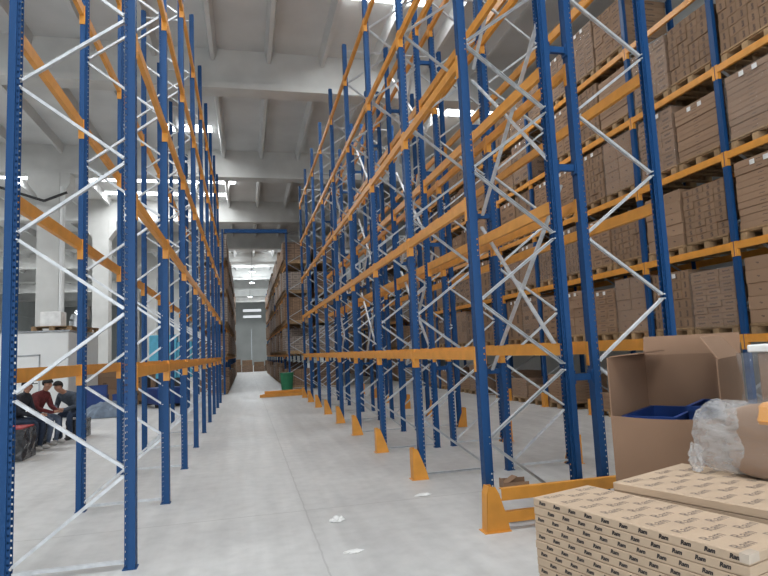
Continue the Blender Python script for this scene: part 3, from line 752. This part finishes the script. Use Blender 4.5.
    bmesh.ops.delete(b, geom=dele, context='VERTS')
    for v in b.verts: v.co.x *= 1.08; v.co.y *= .92; v.co.z *= 1.0
    bmesh.ops.solidify(b, geom=b.faces, thickness=.012)
    hm = bpy.data.meshes.new('hair'); b.to_mesh(hm); b.free(); hm.materials.append(M['hair'])
    hm.polygons.foreach_set('use_smooth', [True]*len(hm.polygons))
    ob('cap' if cap else 'hair', hm, body, (h2.x-.012, 0, h2.z+.010))
    if cap:
        ob('cap_peak', MB().prism([(0, -.07), (.05, -.065), (.085, -.03), (.085, .03), (.05, .065), (0, .07)], 0, .012).mesh('cap_peak', M['hair']), body, (h2.x+.075, 0, h2.z+.012))
    return body
person(-3.60, 11.75, -.15, 'person in a dark cap and dark jacket sitting nearest, leaning forward', ('jacket_dark', 'jeans_dark', 'shoe'), -.02, .0, True)
person(-3.55, 12.45, -.25, 'person in a maroon jacket and grey jeans sitting in the middle, looking down', ('jacket_red', 'jeans', 'shoe'), .01, .02)
person(-3.56, 13.0, -2.05, 'person in a grey blue jacket sitting farthest, bent forward towards the other two', ('vest', 'jeans_dark', 'shoe_dark'), .22, .05)

# ------------------------------------------------------------------ litter on the floor
def litter(x, y, s, seed, mat, text, cat, name, group=None, flat=.25):
    b = bmesh.new(); bmesh.ops.create_icosphere(b, subdivisions=3, radius=s); r = random.Random(seed)
    for v in b.verts:
        k = 1+r.uniform(-.3, .25); v.co.x *= k; v.co.y *= k*.6; v.co.z = abs(v.co.z)*flat*(1+r.uniform(-.6, .6))+.002
    me = bpy.data.meshes.new(name); b.to_mesh(me); b.free(); me.materials.append(mat)
    return tag(ob(name, me, None, (x, y, 0), (0, 0, r.uniform(-.4, .4))), text, cat, group)
litter(.76, 5.36, .065, 1, M['foam'], 'crumpled white plastic scrap on the aisle floor, farther left of two', 'litter', 'plastic_scrap', 'white scraps on the aisle floor', .5)
litter(.76, 4.52, .07, 2, M['foam'], 'thin flattened white scrap nearest the camera on the aisle floor', 'litter', 'plastic_scrap', 'white scraps on the aisle floor', .12)
litter(1.74, 5.93, .09, 3, M['foam'], 'flat white plastic strip on the floor between the first two foot guards', 'litter', 'plastic_scrap', 'white scraps on the aisle floor', .12)
cs = empty('carton_scrap', None, (2.72, 5.86, 0), -.1); tag(cs, 'torn brown carton scrap on the floor under the first rack bay', 'carton')
ob('tray', MB().box(-.14, .14, -.07, .07, 0, .008).box(-.14, .14, -.07, -.064, .008, .065).box(-.14, .14, .064, .07, .008, .085).box(-.14, -.134, -.064, .064, .008, .095).mesh('tray', M['plain_card']), cs)
ob('torn_flap', MB().bar((-.10, 0, .05), (.02, .03, .11), .10, .006).mesh('torn_flap', M['plain_card']), cs)

# ------------------------------------------------------------------ foreground: stacks of flat cartons
ROT = math.radians(17)
ax = Vector((math.cos(ROT), math.sin(ROT))); bx_ = Vector((math.sin(ROT), -math.cos(ROT)))
C0 = Vector((1.262, 2.53))
def at(a, b): p = C0+ax*a+bx_*b; return (p.x, p.y)
ROT2 = math.radians(21); ax2 = Vector((math.cos(ROT2), math.sin(ROT2))); bx2 = Vector((math.sin(ROT2), -math.cos(ROT2))); C2 = Vector((1.66, 2.50))
def at2(a, b): p = C2+ax2*a+bx2*b; return (p.x, p.y)
WID, LEN, TH = .365, .95, .037
NL = 17; TOP = .80
base_z = TOP-NL*TH
def flat_pallet(pos, rot, w, text):
    p = MB().box(0, w, -LEN, 0, base_z-.022, base_z)
    for yy in (-LEN+.06, -LEN/2, -.06):
        p.box(0, w, yy-.05, yy+.05, 0, .022)
        for xx in (.07, w/2, w-.07): p.box(xx-.06, xx+.06, yy-.05, yy+.05, .022, base_z-.022)
    o = ob('wooden_pallet', p.mesh('wooden_pallet', M['wood']), None, (*pos, 0), (0, 0, rot)); return tag(o, text, 'pallet', 'pallets under the foreground cartons')
flat_pallet(at(0, 0), ROT, WID, 'wooden pallet under the front stack of flat printed cartons')
flat_pallet(at2(0, 0), ROT2, .60, 'wooden pallet under the rear stack of flat printed cartons')
cm1 = MB().box(0, WID, -LEN, 0, 0, TH-.002).mesh('carton', M['board'], bevel=.003)
Rx = Matrix.Rotation(PI/2, 4, 'X')
side_mats = []
def side_print(seed, parent):
    y = -((seed % 2)*.05+.045+random.uniform(-.012, .012))
    while y > -LEN+.03:
        o = ob('printed_word', SWORD, parent); o.matrix_local = Matrix.Translation((-.0008, y, TH*.5)) @ Matrix.Rotation(-PI/2, 4, 'Z') @ Rx
        y -= .085
WORD = text_mesh('Ram', .060, M['ink'], [Matrix.Identity(4)], 'printed_word', bold=.0006)
SWORD = text_mesh('Ram', .021, M['ink2'], [Matrix.Identity(4)], 'printed_word', shear=.25, bold=.0014)
for k in range(NL):
    jx = (.0 if k != 8 else .004)+random.uniform(-.002, .002); jy = random.uniform(-.003, .003)
    if k < 8: jx += .004
    p = at(jx, jy)
    o = ob('carton', cm1, None, (*p, base_z+TH*k), (0, 0, ROT))
    tag(o, 'flat printed carton, %s from the bottom of the front foreground stack' % words[k] if k < NL-1 else 'topmost flat printed carton of the front foreground stack', 'carton', 'flat cartons in the foreground stack')
    side_print(k, o)
    if k == NL-1:
        for j in range(9):
            for q, xx in enumerate((.085, .19, .295)):
                yy = -.05-j*.105-(.05 if q == 1 else 0)
                if yy < -LEN+.03: continue
                ob('printed_word', WORD, o, (xx, yy, TH-.0012))
        ob('tape', MB().box(-.001, .06, -LEN-.001, -LEN+.03, TH-.03, TH-.0013).mesh('tape', M['tape']), o)
W2 = .60
cm2 = MB().box(0, W2, -LEN, 0, 0, TH-.002).mesh('carton', M['board'], bevel=.003)
NL2 = 18
for k in range(NL2):
    p = at2(random.uniform(-.002, .002), random.uniform(-.003, .003))
    z = base_z+TH*k
    o = ob('carton', cm2, None, (*p, z), (0, 0, ROT2))
    tag(o, 'wide flat carton, %s from the bottom of the rear foreground stack' % words[k] if k < NL2-1 else 'topmost wide flat carton of the rear stack, under the film-wrapped bundle', 'carton', 'wide flat cartons in the rear foreground stack')
    if k == NL2-1:
        for j in range(8):
            for q, xx in enumerate((.09, .22, .35, .48)): ob('printed_word', WORD, o, (xx, -.05-j*.105-(.05 if q % 2 else 0), TH-.0012))
TOP2 = base_z+TH*NL2
# film wrapped bundle on the rear stack
wb_ = empty('film_wrapped_bundle', None, (*at2(.42, .43), TOP2), ROT2)
tag(wb_, 'brown bundle with orange steel inside loose clear film, on top of the rear foreground stack', 'bundle')
def blob(sx, sy, sz, cx, cy, seed, power=3.0, amp=.05, sub=5, cuts=None):
    b = bmesh.new(); bmesh.ops.create_cube(b, size=2); bmesh.ops.subdivide_edges(b, edges=b.edges, cuts=16, use_grid_fill=True)
    from mathutils import noise
    for v in b.verts:
        c = v.co; l = (abs(c.x)**power+abs(c.y)**power+abs(c.z)**power)**(1/power); c = c/l
        nn = noise.noise(Vector((c.x*2.3+seed, c.y*2.3, c.z*2.3)))*amp*2 + noise.noise(Vector((c.x*7+seed, c.y*7, c.z*7)))*amp
        rg = abs(noise.noise(Vector((c.x*4, c.y*4+seed, c.z*9))))*amp
        k = 1+nn+rg
        v.co = Vector((cx+c.x*sx*k, cy+c.y*sy*k, max(.003, sz+c.z*sz*k)))
    me = bpy.data.meshes.new('film'); b.to_mesh(me); b.free()
    me.polygons.foreach_set('use_smooth', [True]*len(me.polygons)); return me
core = blob(.13, .30, .165, .15, -.16, 4, 5, .015); core.materials.append(M['plain_card']); ob('brown_core', core, wb_)
ob('orange_part', MB().prism([(.0, .25), (.22, .27), (.22, .345), (.05, .345)], -.46, -.02, 'xzy').mesh('orange_part', M['orange'], bevel=.02), wb_)
fmesh = blob(.142, .315, .176, .15, -.16, 4, 5, .018); fmesh.materials.append(M['film']); ob('clear_film', fmesh, wb_)
f2 = blob(.12, .155, .168, .13, .145, 2.5, 2.8, .05); f2.materials.append(M['film_thick']); ob('loose_film', f2, wb_)
f3 = blob(.03, .03, .065, .03, .268, 6.5, 2.2, .2); f3.materials.append(M['film_thick']); ob('film_tail', f3, wb_)
# wrapped pallet load with white cover behind it
wl = empty('wrapped_load', None, (*at(1.15, .40), 0), ROT2); tag(wl, 'film-wrapped brown load under a white foam cover at the right edge', 'pallet load')
ob('pallet', MB().box(0, .8, -.8, 0, .1, .14).box(0, .8, -.1, 0, 0, .1).box(0, .8, -.8, -.7, 0, .1).box(0, .8, -.45, -.35, 0, .1).mesh('pallet', M['wood']), wl)
ob('brown_core', MB().box(.03, .77, -.77, -.03, .14, 1.40).mesh('core', M['plain_card'], bevel=.01), wl)
ob('foam_cover', MB().box(.0, .8, -.8, 0, 1.402, 1.44).mesh('foam_cover', M['foam'], bevel=.006), wl)
b = bmesh.new(); bmesh.ops.create_cube(b, size=1); bmesh.ops.subdivide_edges(b, edges=b.edges, cuts=14, use_grid_fill=True)
from mathutils import noise
for v in b.verts:
    c = v.co.copy(); k = noise.noise(c*7)*.03
    v.co = Vector((.4+c.x*(.86+k*2), -.4+c.y*(.86+k*2), .77+c.z*1.26))
me = bpy.data.meshes.new('film'); b.to_mesh(me); b.free(); me.materials.append(M['film']); me.polygons.foreach_set('use_smooth', [True]*len(me.polygons)); ob('stretch_film', me, wl)

# ------------------------------------------------------------------ open cardboard box
TH_ = math.radians(53)
u = Vector((math.cos(TH_), -math.sin(TH_), 0)); v_ = Vector((math.sin(TH_), math.cos(TH_), 0))
obx = empty('open_cardboard_box', None, (2.215, 3.30, 0), -TH_)      # local x = along the front, local y = depth
tag(obx, 'large open brown cardboard box behind the foreground cartons, flaps raised', 'box')
BW, BD, T = .62, .80, .007
def wavy(n, x0, x1, y, z0, ztop):
    mb = MB(); vs = []; fs = []
    for i in range(n+1):
        x = x0+(x1-x0)*i/n
        for dy in (0, T):
            vs += [(x, y+dy, z0), (x, y+dy, ztop(i/n))]
    for i in range(n):
        a = i*4; c = a+4
        fs += [(a, c, c+1, a+1), (a+2, a+3, c+3, c+2), (a+1, c+1, c+3, a+3), (a, a+2, c+2, c)]
    fs += [(0, 1, 3, 2), (n*4, n*4+2, n*4+3, n*4+1)]
    return mb._add(vs, fs)
ob('front_panel', wavy(16, 0, BW, 0, .0, lambda t: 1.025-.02*math.sin(PI*t*.9)+.014*t).mesh('front_panel', M['box_card']), obx)
ob('left_panel', MB().box(0, T, T, BD, 0, 1.385).mesh('left_panel', M['box_card']), obx)
ob('right_panel', MB().box(BW-T, BW, T, BD, 0, 1.36).mesh('right_panel', M['box_card']), obx)
ob('back_panel', MB().box(0, BW+.0, BD, BD+T, 0, 1.375).mesh('back_panel', M['box_card']), obx)
ob('base_panel', MB().box(T, BW-T, T, BD, 0, T).mesh('base_panel', M['box_card']), obx)
ob('back_flap', MB()._add([(0, BD, 1.375), (BW, BD, 1.375), (BW, BD+.03, 1.51), (0, BD+.03, 1.505), (0, BD+T, 1.375), (BW, BD+T, 1.375), (BW, BD+.037, 1.51), (0, BD+.037, 1.505)],
   [(0, 1, 2, 3), (4, 7, 6, 5), (3, 2, 6, 7), (0, 3, 7, 4), (1, 5, 6, 2), (0, 4, 5, 1)]).mesh('back_flap', M['box_card']), obx)
ob('left_flap', MB()._add([(T, .05, 1.385), (T, BD-.02, 1.385), (.16, BD-.05, 1.40), (.16, .12, 1.40), (T, .05, 1.392), (T, BD-.02, 1.392), (.16, BD-.05, 1.407), (.16, .12, 1.407)],
   [(0, 3, 2, 1), (4, 5, 6, 7), (0, 1, 5, 4), (2, 3, 7, 6), (0, 4, 7, 3), (1, 2, 6, 5)]).mesh('left_flap', M['box_card']), obx)
ob('right_flap', MB()._add([(BW-T, .05, 1.36), (BW-T, BD-.02, 1.36), (BW-.10, BD-.06, 1.49), (BW-.10, .10, 1.49), (BW, .05, 1.36), (BW, BD-.02, 1.36), (BW-.093, BD-.06, 1.49), (BW-.093, .10, 1.49)],
   [(0, 1, 2, 3), (4, 7, 6, 5), (3, 2, 6, 7), (0, 3, 7, 4), (1, 5, 6, 2), (0, 4, 5, 1)]).mesh('right_flap', M['box_card']), obx)
def in_box(a, b): p = Vector((2.215, 3.30, 0))+u*a+v_*b; return p.x, p.y
for k in range(3):
    blue_crate(*in_box(.20, .40), .010+.336*k, -TH_+PI/2, 'blue crate %s of the left stack inside the open cardboard box' % ('at the bottom', 'in the middle', 'on top')[k], .62, .30, .335, 'blue crates inside the open box')
for k in range(3):
    blue_crate(*in_box(.48, .52), .010+.352*k, -TH_+PI/2, 'blue crate %s of the right stack inside the open cardboard box' % ('at the bottom', 'in the middle', 'on top')[k], .46, .20, .351, 'blue crates inside the open box')
